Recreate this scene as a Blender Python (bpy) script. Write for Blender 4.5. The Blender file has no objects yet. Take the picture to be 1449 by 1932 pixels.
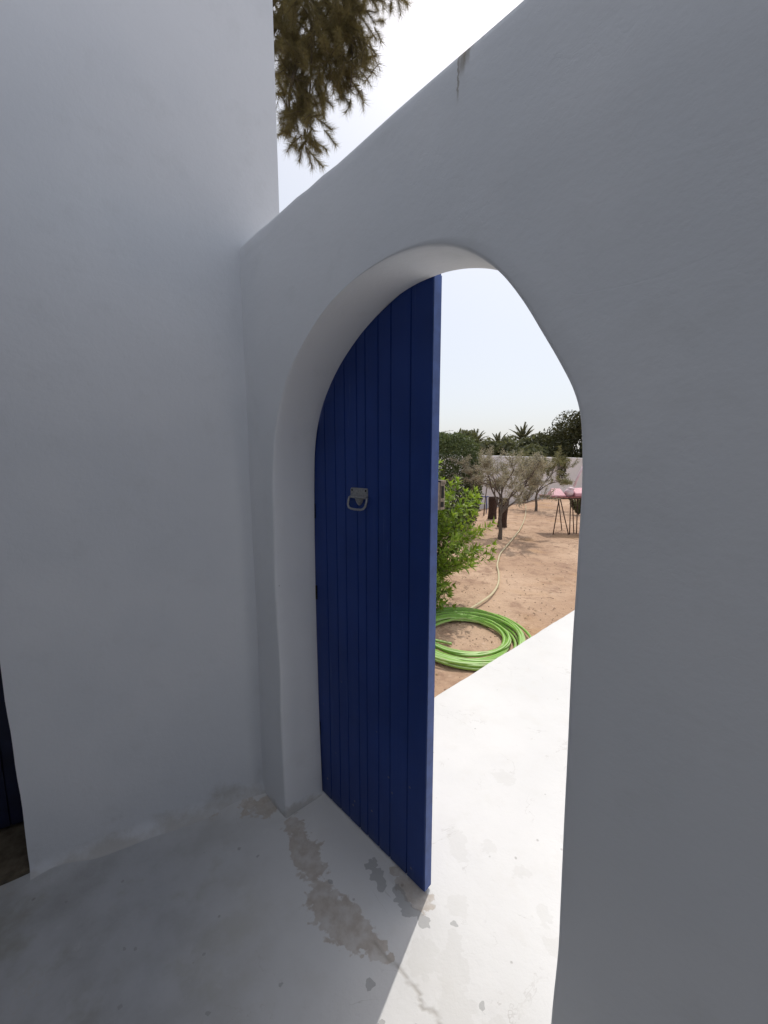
import bpy, math, random
from mathutils import Vector, Matrix, noise
random.seed(7)
R = math.radians
C = bpy.context.scene.collection
scene = bpy.context.scene

# ------------------------------------------------------------------ frame of the arched wall
A0 = Vector((-0.4147, 1.4486, 0.0))            # foot of the left jamb, on the courtyard face
SX = Vector((0.70957, -0.70463, 0.0))          # along the wall
DX = Vector((0.70463, 0.70957, 0.0))           # outward, towards the garden
def W(s, d, z=0.0): return A0 + SX*s + DX*d + Vector((0, 0, z))
BC = (-0.192, 0.0)                              # building corner (s,d)
BE = (-0.308, -0.951); BN = (-0.951, 0.308)
def B(t, q, z=0.0):                             # along house wall t, into the house q
    return W(BC[0]+BE[0]*t+BN[0]*q, BC[1]+BE[1]*t+BN[1]*q, z)
GZ = -0.12                                      # garden sand level
CAMZ = 1.5; PITCH = math.atan(94/725.)
def at(px, py, Y):                              # survey point: photo bearing at depth Y
    x, y, z = px-724.5, 725., -(py-966.)
    c, s = math.cos(PITCH), math.sin(PITCH)
    d = Vector((x, y*c+z*s, -y*s+z*c))
    return Vector((0, 0, CAMZ)) + d*(Y/d.y)
def gnd(px, py, z=GZ):
    a = at(px, py, 1.0) - Vector((0, 0, CAMZ))
    return Vector((0, 0, CAMZ)) + a*((z-CAMZ)/a.z)

# ------------------------------------------------------------------ helpers
def mk(name, verts, faces, mat, parent=None, base=None, smooth=False):
    if base is None: base = parent.location if parent is not None else Vector((0, 0, 0))
    wp = Vector(base)
    me = bpy.data.meshes.new(name)
    me.from_pydata([tuple(Vector(v)-wp) for v in verts], [], faces)
    me.materials.append(mat)
    if smooth: me.polygons.foreach_set('use_smooth', [True]*len(me.polygons))
    me.update()
    o = bpy.data.objects.new(name, me); C.objects.link(o)
    if parent is not None: o.parent = parent
    else: o.location = wp
    return o
def sub(name, verts, faces, mat, part, thing, smooth=False):     # sub-part: same origin as the part
    o = mk(name, verts, faces, mat, None, thing.location, smooth)
    o.location = (0, 0, 0); o.parent = part
    return o
def empty(name, loc):
    o = bpy.data.objects.new(name, None); C.objects.link(o); o.location = loc
    o.empty_display_size = .1
    return o
def tag(o, label=None, cat=None, group=None, kind=None):
    if label: o['label'] = label
    if cat: o['category'] = cat
    if group: o['group'] = group
    if kind: o['kind'] = kind
    return o
class MB:
    def __init__(s): s.v = []; s.f = []
    def add(s, v, f):
        n = len(s.v); s.v += [Vector(x) for x in v]; s.f += [tuple(i+n for i in q) for q in f]
    def box(s, fn, a0, a1, b0, b1, c0, c1):     # box in any of the frames above
        vs = [fn(a, b, c) for a in (a0, a1) for b in (b0, b1) for c in (c0, c1)]
        s.add(vs, [(0,1,3,2),(4,6,7,5),(0,4,5,1),(2,3,7,6),(0,2,6,4),(1,5,7,3)])
    def tube(s, pts, rad, n=8, cap=True):
        pts = [Vector(p) for p in pts]
        if not hasattr(rad, '__len__'): rad = [rad]*len(pts)
        rings = []; ref = None
        for i, p in enumerate(pts):
            t = (pts[min(i+1, len(pts)-1)]-pts[max(i-1, 0)]).normalized()
            if ref is None:
                ref = t.orthogonal().normalized()
            ref = (ref - t*ref.dot(t))
            if ref.length < 1e-5: ref = t.orthogonal()
            ref.normalize(); b = t.cross(ref)
            rings.append([p+(ref*math.cos(2*math.pi*k/n)+b*math.sin(2*math.pi*k/n))*rad[i] for k in range(n)])
        v = [q for r in rings for q in r]; f = []
        for i in range(len(rings)-1):
            for k in range(n):
                k2 = (k+1) % n
                f.append((i*n+k, i*n+k2, (i+1)*n+k2, (i+1)*n+k))
        if cap:
            f.append(tuple(range(n-1, -1, -1))); f.append(tuple((len(rings)-1)*n+k for k in range(n)))
        s.add(v, f)
    def leaf(s, p, d, up, L, w, bend=0.15):
        d = d.normalized(); r = d.cross(up)
        if r.length < 1e-4: r = d.orthogonal()
        r.normalize(); nn = r.cross(d)
        n = len(s.v)
        s.v += [p, p+d*L*.35+r*w*.5+nn*bend*L*.3, p+d*L*.35-r*w*.5+nn*bend*L*.3,
                p+d*L*.7+r*w*.4+nn*bend*L*.2, p+d*L*.7-r*w*.4+nn*bend*L*.2, p+d*L-nn*bend*L*.3]
        s.f += [(n, n+1, n+2), (n+1, n+3, n+4, n+2), (n+3, n+5, n+4)]
    def blade(s, p, d, L, w):
        d = d.normalized(); r = d.orthogonal().normalized()
        r.rotate(Matrix.Rotation(random.random()*6.28, 3, d))
        n = len(s.v)
        s.v += [p+r*w*.5, p-r*w*.5, p+d*L]
        s.f += [(n, n+1, n+2)]
    def quad(s, p, sz, asp=1.0):
        a = rnd_dir(); b = a.orthogonal().normalized(); b.rotate(Matrix.Rotation(random.random()*6.28, 3, a)); c = a.cross(b)
        n = len(s.v)
        s.v += [p-b*sz, p+c*sz*asp*.5, p+b*sz, p-c*sz*asp*.5]
        s.f += [(n, n+1, n+2, n+3)]
    def build(s, name, mat, parent=None, base=None, smooth=False): return mk(name, s.v, s.f, mat, parent, base, smooth)
def rnd_dir():
    while True:
        v = Vector((random.uniform(-1, 1), random.uniform(-1, 1), random.uniform(-1, 1)))
        if .05 < v.length < 1: return v.normalized()
def u(a, b): return random.uniform(a, b)

# ------------------------------------------------------------------ materials
def newmat(name):
    m = bpy.data.materials.new(name); m.use_nodes = True
    nt = m.node_tree; b = nt.nodes['Principled BSDF']
    return m, nt, b
class NB:                                        # terse node builder
    def __init__(s, nt): s.nt = nt
    def n(s, t, **k):
        x = s.nt.nodes.new(t)
        for a, b in k.items():
            if a in ('inp',): 
                for i, v in b.items():
                    if hasattr(v, 'is_linked') or isinstance(v, bpy.types.NodeSocket): s.nt.links.new(v, x.inputs[i])
                    else: x.inputs[i].default_value = v
            else: setattr(x, a, b)
        return x
    def noise(s, vec, scale, detail=4, rough=.55, dist=0):
        return s.n('ShaderNodeTexNoise', inp={'Vector': vec, 'Scale': scale, 'Detail': detail, 'Roughness': rough, 'Distortion': dist}).outputs['Fac']
    def m(s, op, a, b=0.0, c=0.0, clamp=False):
        x = s.n('ShaderNodeMath', operation=op, inp={0: a, 1: b, 2: c}); x.use_clamp = clamp
        return x.outputs[0]
    def ramp(s, x, lo, hi, a=0.0, b=1.0):
        q = s.n('ShaderNodeMapRange', inp={'Value': x, 'From Min': lo, 'From Max': hi, 'To Min': a, 'To Max': b}); q.interpolation_type = 'SMOOTHSTEP'
        return q.outputs[0]
    def mix(s, f, a, b):
        x = s.n('ShaderNodeMix', data_type='RGBA', inp={0: f, 6: a, 7: b}); return x.outputs[2]
    def attr(s, name): return s.n('ShaderNodeAttribute', attribute_name=name).outputs['Fac']
    def bump(s, h, strength, dist=.01, normal=None):
        i = {'Strength': strength, 'Distance': dist, 'Height': h}
        if normal is not None: i['Normal'] = normal
        return s.n('ShaderNodeBump', inp=i).outputs[0]
    def pos(s): return s.n('ShaderNodeNewGeometry').outputs['Position']
    def z(s, v): return s.n('ShaderNodeSeparateXYZ', inp={0: v}).outputs[2]
def col(r, g, b): return (r, g, b, 1)
def simple(name, c, rough=.7, metal=0, var=.15, scale=20, bump=0.0, spec=.4):
    m, nt, b = newmat(name); k = NB(nt)
    p = k.pos(); nz = k.noise(p, scale, 5, .6)
    f = k.ramp(nz, .3, .7)
    c2 = tuple(x*(1-var*2) for x in c)
    nt.links.new(k.mix(f, col(*c), col(*c2)), b.inputs['Base Color'])
    b.inputs['Roughness'].default_value = rough; b.inputs['Metallic'].default_value = metal
    b.inputs['Specular IOR Level'].default_value = spec
    if bump: nt.links.new(k.bump(nz, bump, .01), b.inputs['Normal'])
    return m
def plaster(name, base, dirt_h, dirt_amt):
    m, nt, b = newmat(name); k = NB(nt); p = k.pos()
    big = k.noise(p, 1.7, 3); mid = k.noise(p, 9, 5, .6); fine = k.noise(p, 70, 4, .65)
    c = k.mix(k.ramp(big, .35, .65), col(*base), col(base[0]*.93, base[1]*.94, base[2]*.95))
    c = k.mix(k.m('MULTIPLY', k.ramp(mid, .52, .75), .22), c, col(base[0]*.78, base[1]*.78, base[2]*.76))
    # grime creeping up from the floor
    h = k.m('ADD', k.z(p), k.m('MULTIPLY', k.m('SUBTRACT', mid, .5), -.28))
    g = k.m('MULTIPLY', k.ramp(h, dirt_h, 0.0), dirt_amt)
    c = k.mix(g, c, col(.33, .30, .25))
    # pinholes and small scuffs
    vor = k.n('ShaderNodeTexVoronoi', inp={'Vector': p, 'Scale': 9.0}).outputs['Distance']
    sp = k.m('MULTIPLY', k.ramp(k.m('ADD', vor, k.m('MULTIPLY', fine, .03)), .045, .028), k.ramp(k.noise(p, 2.3, 2), .56, .66))
    c = k.mix(k.m('MULTIPLY', sp, .5), c, col(.2, .19, .18))
    if name == 'white_plaster':          # old drip marks below the coping
        sv = k.n('ShaderNodeVectorMath', operation='DOT_PRODUCT', inp={0: p, 1: tuple(SX)}).outputs['Value']
        sv = k.m('ADD', k.m('SUBTRACT', sv, A0.dot(SX)), k.m('MULTIPLY', k.m('SUBTRACT', fine, .5), .012))
        zz = k.z(p)
        for s0, wd, z0 in ((.797, .0035, 2.222), (.806, .009, 2.262), (.815, .011, 2.276), (.826, .010, 2.296), (.850, .004, 2.300)):
            f1 = k.ramp(k.m('ABSOLUTE', k.m('SUBTRACT', sv, s0)), wd, wd*.35)
            f2 = k.ramp(zz, z0, z0+.035)
            c = k.mix(k.m('MULTIPLY', k.m('MULTIPLY', f1, f2), .6), c, col(.19, .15, .09))
    nt.links.new(c, b.inputs['Base Color'])
    b.inputs['Roughness'].default_value = .75; b.inputs['Specular IOR Level'].default_value = .25
    mt = k.n('ShaderNodeMapping', inp={'Vector': p}); mt.inputs['Rotation'].default_value = (.5, .4, .3); mt.inputs['Scale'].default_value = (2.0, 2.0, 7.0)
    trw = k.noise(mt.outputs[0], 1.6, 4, .55, .6)
    hh = k.m('ADD', k.m('ADD', k.m('MULTIPLY', mid, .45), k.m('MULTIPLY', trw, .22)), k.m('MULTIPLY', fine, .12))
    cr = k.n('ShaderNodeTexNoise', inp={'Vector': p, 'Scale': 3.2, 'Detail': 5.0, 'Roughness': .6, 'Distortion': .6}).outputs['Fac']
    crk = k.m('ABSOLUTE', k.m('SUBTRACT', cr, .5))
    hh = k.m('ADD', hh, k.m('MULTIPLY', k.ramp(crk, 0, .008), .018))
    nt.links.new(k.bump(hh, .35, .012), b.inputs['Normal'])
    return m
def leafmat(name, c1, c2, tr=.35, rough=.5, spec=.3):
    m, nt, b = newmat(name); k = NB(nt)
    r = k.n('ShaderNodeNewGeometry').outputs['Random Per Island']
    c = k.mix(r, col(*c1), col(*c2))
    nt.links.new(c, b.inputs['Base Color'])
    b.inputs['Roughness'].default_value = rough; b.inputs['Specular IOR Level'].default_value = spec
    t = k.n('ShaderNodeBsdfTranslucent', inp={'Color': k.mix(.5, c, col(c2[0]*1.6, c2[1]*1.6, c2[2]*.8))})
    mx = k.n('ShaderNodeMixShader', inp={0: tr, 1: b.outputs[0], 2: t.outputs[0]})
    nt.links.new(mx.outputs[0], nt.nodes['Material Output'].inputs['Surface'])
    return m

M = {}
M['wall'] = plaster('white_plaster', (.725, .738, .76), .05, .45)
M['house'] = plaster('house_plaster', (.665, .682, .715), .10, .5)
M['farwall'] = plaster('garden_wall_plaster', (.68, .66, .67), .05, .3)
M['concrete'] = simple('dirty_concrete', (.16, .13, .09), .9, var=.3, scale=18, bump=.5)
M['bark'] = simple('bark', (.13, .10, .075), .9, var=.25, scale=40, bump=.8)
M['bark_red'] = simple('stump_bark', (.085, .05, .038), .95, var=.3, scale=35, bump=.9)
M['olive_bark'] = simple('olive_bark', (.16, .125, .10), .9, var=.25, scale=50, bump=.6)
M['metal'] = simple('worn_steel', (.40, .40, .40), .45, .85, var=.15, scale=120, bump=.12)
M['brass'] = simple('lock_steel', (.34, .28, .22), .5, .5, var=.2, scale=90)
M['dark'] = simple('dark_hole', (.01, .01, .01), .8)
M['rust'] = simple('rusty_steel', (.12, .07, .055), .8, .2, var=.3, scale=60)
M['pink'] = simple('pink_plastic', (.62, .30, .34), .5, var=.12, scale=8)
M['pink_pale'] = simple('pale_pink_plastic', (.72, .55, .58), .4, var=.08, scale=8)
M['redtop'] = simple('faded_red_sheet', (.28, .09, .09), .6, var=.2, scale=15)
M['pebble'] = simple('pebble', (.46, .33, .235), .9, var=.3, scale=9)
M['twig'] = simple('dry_twig', (.12, .08, .055), .9, var=.2, scale=30)

# door paint
def doorpaint():
    m, nt, b = newmat('blue_paint'); k = NB(nt); p = k.pos()
    mp = k.n('ShaderNodeMapping', inp={'Vector': p}); mp.inputs['Scale'].default_value = (40, 40, 1.6)
    grain = k.noise(mp.outputs[0], 1.0, 6, .65); big = k.noise(p, 3, 3)
    c = k.mix(k.ramp(big, .3, .7), col(.008, .032, .165), col(.012, .042, .205))
    c = k.mix(k.m('MULTIPLY', k.ramp(grain, .55, .8), .35), c, col(.03, .06, .2))
    scf = k.noise(mp.outputs[0], .55, 5, .7, .5)
    c = k.mix(k.m('MULTIPLY', k.ramp(scf, .62, .70), .55), c, col(.05, .085, .24))
    vr = k.n('ShaderNodeTexVoronoi', inp={'Vector': p, 'Scale': 16.0}).outputs['Distance']
    c = k.mix(k.m('MULTIPLY', k.m('MULTIPLY', k.ramp(vr, .10, .06), k.ramp(k.z(p), .9, .1)), .6), c, col(.16, .16, .17))
    low = k.m('MULTIPLY', k.ramp(k.m('ADD', k.z(p), k.m('MULTIPLY', grain, .08)), .13, .03), .5)
    c = k.mix(low, c, col(.035, .055, .13))
    nt.links.new(c, b.inputs['Base Color'])
    b.inputs['Roughness'].default_value = .48; b.inputs['Specular IOR Level'].default_value = .3
    nt.links.new(k.bump(grain, .25, .003), b.inputs['Normal'])
    return m
M['blue'] = doorpaint()

M['recess_shaded_blue'] = simple('recess_shaded_blue_paint', (.006, .010, .04), .6, var=.2, scale=12)  # house door's blue, darkened to carry the shade of its recess
M['bounce_lit_blue'] = simple('bounce_lit_blue_paint', (.045, .095, .30), .5, var=.15, scale=25)  # paler blue: bounce light from the sunlit floor put into the edge colour
# painted concrete floor
def floormat():
    m, nt, b = newmat('painted_screed'); k = NB(nt); p = k.pos()
    big = k.noise(p, 1.3, 4); mid = k.noise(p, 6, 6, .62); fine = k.noise(p, 38, 6, .7); micro = k.noise(p, 160, 3, .6)
    c = k.mix(k.ramp(big, .3, .7), col(.715, .708, .692), col(.655, .65, .638))
    c = k.mix(k.m('MULTIPLY', k.ramp(mid, .5, .72), .3), c, col(.62, .60, .56))
    # soiled zone (courtyard side) and worn paint masks kept as mesh attributes
    soil = k.attr('soil')
    sc = k.mix(k.ramp(k.m('ADD', k.m('MULTIPLY', mid, .5), k.m('MULTIPLY', big, .5)), .38, .62), col(.43, .44, .46), col(.33, .335, .34))
    sc = k.mix(k.m('MULTIPLY', k.ramp(k.noise(p, 3.4, 5, .65), .5, .66), .55), sc, col(.27, .265, .215))
    sc = k.mix(k.m('MULTIPLY', k.ramp(k.noise(p, 11, 5, .7), .6, .72), .4), sc, col(.52, .53, .54))
    c = k.mix(soil, c, sc)
    e = k.m('ADD', k.m('MULTIPLY', k.m('SUBTRACT', mid, .5), .9), k.m('MULTIPLY', k.m('SUBTRACT', fine, .5), .5))
    br = k.ramp(k.m('ADD', k.attr('brown'), e), .47, .56)
    bc = k.mix(k.ramp(fine, .35, .65), col(.37, .30, .235), col(.47, .41, .345))
    c = k.mix(k.m('MULTIPLY', br, k.ramp(k.noise(p, 20, 4), .3, .6, .38, .72)), c, bc)
    ch = k.ramp(k.m('ADD', k.attr('chip'), k.m('MULTIPLY', e, .45)), .48, .52)
    c = k.mix(k.m('MULTIPLY', ch, .55), c, col(.27, .27, .265))
    gr = k.ramp(k.m('ADD', k.attr('grey'), k.m('MULTIPLY', e, .5)), .48, .56)
    c = k.mix(k.m('MULTIPLY', gr, .28), c, col(.56, .55, .52))
    ck = k.attr('crack')
    c = k.mix(k.m('MULTIPLY', ck, .6), c, col(.30, .27, .23))
    # fine scratches
    sc1 = k.m('ABSOLUTE', k.m('SUBTRACT', k.noise(p, 2.6, 6, .6, .8), .5))
    s2 = k.m('MULTIPLY', k.ramp(sc1, .006, .0), k.ramp(k.noise(p, 4.1, 2), .5, .62))
    c = k.mix(k.m('MULTIPLY', s2, .45), c, col(.42, .40, .37))
    # sand grains and tiny dark specks
    vor = k.n('ShaderNodeTexVoronoi', inp={'Vector': p, 'Scale': 13.0}).outputs['Distance']
    sp = k.m('MULTIPLY', k.ramp(k.m('ADD', vor, k.m('MULTIPLY', fine, .12)), .135, .10), k.ramp(k.noise(p, 3.3, 2), .48, .56))
    c = k.mix(k.m('MULTIPLY', sp, .45), c, col(.2, .18, .16))
    nt.links.new(c, b.inputs['Base Color'])
    b.inputs['Roughness'].default_value = .7; b.inputs['Specular IOR Level'].default_value = .3
    h = k.m('ADD', k.m('MULTIPLY', mid, 1.0), k.m('MULTIPLY', fine, .22))
    h = k.m('SUBTRACT', h, k.m('MULTIPLY', k.m('MAXIMUM', ch, br), .10))
    h = k.m('SUBTRACT', h, k.m('MULTIPLY', ck, .25))
    h = k.m('ADD', h, k.m('MULTIPLY', micro, .04))
    nt.links.new(k.bump(h, .35, .012), b.inputs['Normal'])
    return m
M['floor'] = floormat()

def sandmat():
    m, nt, b = newmat('sandy_soil'); k = NB(nt); p = k.pos()
    big = k.noise(p, .55, 3, .5, .4); mid = k.noise(p, 4, 6, .65); fine = k.noise(p, 45, 5, .7); clod = k.noise(p, 14, 4, .6)
    c = k.mix(k.ramp(big, .38, .62), col(.545, .385, .27), col(.44, .295, .20))
    c = k.mix(k.ramp(mid, .45, .68), c, col(.33, .215, .15))
    c = k.mix(k.m('MULTIPLY', k.ramp(fine, .55, .75), .5), c, col(.25, .165, .12))
    c = k.mix(k.m('MULTIPLY', k.ramp(k.noise(p, .9, 2, .5), .56, .66), .5), c, col(.44, .27, .14))
    c = k.mix(k.m('MULTIPLY', k.ramp(clod, .6, .7), .35), c, col(.62, .47, .36))
    nt.links.new(c, b.inputs['Base Color'])
    b.inputs['Roughness'].default_value = .95; b.inputs['Specular IOR Level'].default_value = .1
    h = k.m('ADD', k.m('MULTIPLY', clod, .8), k.m('MULTIPLY', fine, .35))
    nt.links.new(k.bump(h, .9, .03), b.inputs['Normal'])
    return m
M['sand'] = sandmat()

def hosemat(name, c1, c2):
    m, nt, b = newmat(name); k = NB(nt); p = k.pos()
    st = k.attr('stripe')
    c = k.mix(st, col(*c1), col(*c2))
    c = k.mix(k.m('MULTIPLY', k.ramp(k.noise(p, 16, 4), .5, .7), .35), c, col(.40, .33, .22))
    nt.links.new(c, b.inputs['Base Color']); b.inputs['Roughness'].default_value = .38
    return m
M['green_hose'] = hosemat('green_hose_pvc', (.21, .42, .055), (.50, .66, .30))
M['cream_hose'] = hosemat('sun_bleached_hose', (.56, .48, .27), (.66, .60, .42))
M['bushleaf'] = leafmat('shrub_leaf', (.10, .19, .02), (.30, .40, .06), .38, .42, .35)
M['hedgeleaf'] = leafmat('hedge_leaf', (.05, .075, .025), (.14, .17, .08), .25)
M['oliveleaf'] = leafmat('olive_leaf', (.27, .245, .195), (.41, .37, .30), .25, .6)
M['oliveleaf2'] = leafmat('olive_leaf_green', (.15, .15, .075), (.25, .24, .13), .3, .6)
M['needle'] = leafmat('pine_needle', (.10, .09, .042), (.22, .18, .09), .35, .6, .2)
M['treeleaf'] = leafmat('tree_leaf', (.075, .085, .045), (.15, .155, .085), .3)
M['darkleaf'] = leafmat('dark_tree_leaf', (.03, .035, .015), (.085, .085, .035), .2)
M['palmleaf'] = leafmat('palm_leaf', (.10, .105, .065), (.17, .17, .11), .25)
M['dryleaf'] = leafmat('dry_leaf', (.16, .10, .05), (.30, .22, .12), .2)

# ------------------------------------------------------------------ ground
def grid(name, xs, ys, zf, mat, frame, kind='structure', smooth=True):
    v = []; f = []; nx = len(xs)
    for y in ys:
        for x in xs: v.append(frame(x, y, zf(x, y)))
    for j in range(len(ys)-1):
        for i in range(nx-1): f.append((j*nx+i, j*nx+i+1, (j+1)*nx+i+1, (j+1)*nx+i))
    return mk(name, v, f, mat, None, None, smooth), v
def steps(bounds):
    out = []
    for a, b, st in bounds:
        n = max(1, int(round((b-a)/st))); out += [a+(b-a)*i/n for i in range(n)]
    out.append(bounds[-1][1]); return out
def XYZ(x, y, z): return Vector((x, y, z))
def sandz(x, y):
    r = math.hypot(x, y)
    w = 1.0 if r < 22 else max(0, 1-(r-22)/15)
    n1 = noise.noise(Vector((x*.8, y*.8, 3)))*.03
    n2 = noise.noise(Vector((x*3.1, y*3.1, 9)))*.012
    n3 = abs(noise.noise(Vector((x*7.3, y*7.3, 1))))*.012
    p = 1.0
    dx, dy = x-A0.x, y-A0.y
    s = dx*SX.x+dy*SX.y; d = dx*DX.x+dy*DX.y
    near = max(abs(s-1.2)-1.6, 0)
    return GZ + w*(n1*min(1, max(.15, near)) + n2 + n3) - .005
xs = steps([(-400, -60, 60), (-60, -12, 6), (-12, -2, 1.0), (-2, 9, .05), (9, 20, .25), (20, 60, 5), (60, 400, 60)])
ys = steps([(-300, -30, 60), (-30, -6, 4), (-6, 1.5, .8), (1.5, 9, .05), (9, 22, .2), (22, 60, 5), (60, 600, 60)])
gnd_o, _ = grid('ground', xs, ys, sandz, M['sand'], XYZ)
tag(gnd_o, 'dry sandy garden soil beyond the arch', None, None, 'structure')

# floor slab (courtyard and path outside), left edge kept from the photograph
def slab():
    def left(d):
        if d > .19: return -.115 + (.036+.115)*(d-.3)/2.926 + .006*noise.noise(Vector((d*3, 2, 0))) + .003*noise.noise(Vector((d*14, 6, 0)))
        return -6.0
    ss = steps([(-6, -.8, .4), (-.8, 1.7, .0085), (1.7, 5.5, .3)])
    dd = steps([(-6, -1.2, .4), (-1.2, 1.0, .0085), (1.0, 3.2, .03), (3.2, 9.0, .25)])
    v = []; idx = {}; f = []
    brown_pts = [(.06, .0, .045), (.12, -.01, .045), (.19, -.03, .055), (.27, -.045, .05), (.34, -.07, .055), (.41, -.08, .06), (.47, -.07, .058), (.53, -.05, .045),
                 (.585, -.04, .032), (.63, -.028, .02), (-.12, -.02, .06), (-.17, -.08, .05), (.52, .17, .035), (.56, .168, .04), (.60, .165, .04), (.47, .172, .02)]
    chip_pts = [(.395, .125, .022), (.43, .118, .026), (.465, .103, .02), (.52, .132, .018), (.55, .124, .022), (.585, .113, .028), (.62, .13, .016), (.645, .125, .018), (.72, .19, .014), (.632, -.106, .012), (.45, -.288, .006), (.054, -.564, .007), (.165, -.50, .004), (.03, -.587, .005), (-.26, -.70, .006), (.173, -.628, .006), (.30, -.36, .004), (-.10, -.30, .005), (-.02, -.20, .007), (.06, -.16, .006), (.22, -.42, .006), (.36, -.46, .007), (.89, .08, .011), (.71, -.14, .012), (.33, -.02, .010)]
    grey_pts = [(.56, .43, .045), (.60, .40, .04), (.70, .05, .05), (.78, .10, .05), (.84, .03, .05), (.95, .05, .05), (.80, .50, .03), (.67, .50, .03), (.92, .42, .03), (.98, .36, .03), (.70, .24, .04), (.86, -.03, .05), (.75, .15, .03), (.55, .85, .05), (.9, .75, .05)]
    cpath = [(.575, -.03), (.633, -.027), (.67, -.018), (.70, -.022), (.74, -.02), (.77, -.034), (.80, -.02), (.84, -.03), (.90, -.028), (1.0, -.035), (1.2, -.03)]
    def q(pts, s, d):
        best = 0
        ws = .55*noise.noise(Vector((s*38, d*38, 3)))+.5*noise.noise(Vector((s*80, d*80, 5))); wd_ = .55*noise.noise(Vector((s*38, d*38, 13)))+.5*noise.noise(Vector((s*80, d*80, 15)))
        for a, b, r in pts:
            m_ = min(r, .03)*1.25
            dx = s-a+ws*m_; dy = d-b+wd_*m_
            if abs(dx) < r*3 and abs(dy) < r*3:
                t = math.hypot(dx, dy)/r
                best = max(best, 1-.5*t if t < 2 else 0)
        return best
    at_b, at_c, at_g, at_k, at_s = [], [], [], [], []
    for j, d in enumerate(dd):
        l = left(d)
        for i, s in enumerate(ss):
            sx = max(s, l)
            z = 0.0 + .004*noise.noise(Vector((sx*2.1, d*2.1, 0))) + .0015*noise.noise(Vector((sx*9, d*9, 5)))
            # cove where the floor meets the house wall
            qh = (sx-BC[0])*BN[0]+(d-BC[1])*BN[1]; lump = .5+.8*noise.noise(Vector((sx*5, d*5, 31)))
            if d < .02 and -.12 < qh < .05: z += .032*max(.25, lump)*max(0, 1+min(qh, 0)/(.05+.05*lump if lump > 0 else .05))**2
            v.append(W(sx, d, z))
            fine = -.8 <= s <= 1.7 and -1.2 <= d <= 3
            cv = 0
            if fine and d < .03 and -.14 < qh < .05: cv = max(0, 1+min(qh, 0)/.11)*(.50+.35*noise.noise(Vector((sx*4, d*4, 17))))
            at_b.append(max(cv, q(brown_pts, sx, d)) if fine else 0); at_c.append(q(chip_pts, sx, d) if fine else 0); at_g.append(q(grey_pts, sx, d) if fine else 0)
            kk = 0
            if fine and .55 < sx < 1.2 and -.1 < d < .05:
                for (a, b), (a2, b2) in zip(cpath, cpath[1:]):
                    if a-.01 <= sx <= a2+.01:
                        t = (sx-a)/(a2-a); yy = b+(b2-b)*t+.004*noise.noise(Vector((sx*60, 0, 0)))
                        kk = max(kk, 1-abs(d-yy)/.0075)
            at_k.append(max(0, kk))
            # soiled courtyard floor; traffic keeps the passage cleaner
            n = noise.noise(Vector((sx*1.5, d*1.5, 7)))*.25
            e = max(0, min(1, (-d+.12+n-.25*max(0, sx-.1)*1.6)/.55))
            at_s.append(e if d < .3 else 0)
    nx = len(ss)
    for j in range(len(dd)-1):
        for i in range(nx-1):
            a, b, c_, e = j*nx+i, j*nx+i+1, (j+1)*nx+i+1, (j+1)*nx+i
            if (v[a]-v[b]).length < 1e-5 and (v[e]-v[c_]).length < 1e-5: continue
            f.append((a, b, c_, e))
    # edge face towards the sand
    j0 = next(j for j, d in enumerate(dd) if d > .19)
    n0 = len(v); ledge = []
    for j in range(j0, len(dd)):
        l = left(dd[j]); i = max(k for k in range(nx) if ss[k] <= l)
        ledge.append(j*nx+i)
    for q_ in ledge: v.append(v[q_]+Vector((0, 0, -.2)))
    for t in range(len(ledge)-1): f.append((ledge[t], ledge[t+1], n0+t+1, n0+t))
    ex = len(v)-n0
    o = mk('pavement', v, f, M['floor'], None, None, True)
    for nm, arr in (('brown', at_b), ('chip', at_c), ('grey', at_g), ('crack', at_k), ('soil', at_s)):
        a = o.data.attributes.new(nm, 'FLOAT', 'POINT'); a.data.foreach_set('value', arr+[0.0]*ex)
    tag(o, 'white painted concrete floor with worn brown strip', None, None, 'structure')
    return o
slab()

# ------------------------------------------------------------------ arched wall
def catmull(pts, n):
    out = []
    P = [pts[0]]+list(pts)+[pts[-1]]
    for i in range(1, len(P)-2):
        for k in range(n):
            t = k/n; p0, p1, p2, p3 = P[i-1], P[i], P[i+1], P[i+2]
            out.append(tuple(.5*((2*p1[a])+(-p0[a]+p2[a])*t+(2*p0[a]-5*p1[a]+4*p2[a]-p3[a])*t*t+(-p0[a]+3*p1[a]-3*p2[a]+p3[a])*t**3) for a in range(2)))
    out.append(tuple(pts[-1])); return out
ARCH_F = [(-.001, -.14), (0, 0), (-.007, .35), (-.009, .70), (-.015, 1.03), (-.009, 1.344), (.008, 1.523), (.036, 1.637), (.086, 1.740), (.154, 1.825), (.240, 1.897), (.329, 1.950), (.429, 1.983), (.517, 1.998), (.613, 2.001),
          (.697, 1.991), (.758, 1.973), (.811, 1.949), (.859, 1.915), (.906, 1.869), (.952, 1.807), (.994, 1.738), (1.028, 1.680), (1.056, 1.625), (1.071, 1.570), (1.079, 1.474), (1.080, 1.378), (1.081, 1.279), (1.081, 1.144), (1.085, .96), (1.088, .775), (1.091, .606), (1.093, .479), (1.089, .296), (1.092, .1), (1.09, -.14)]
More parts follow.
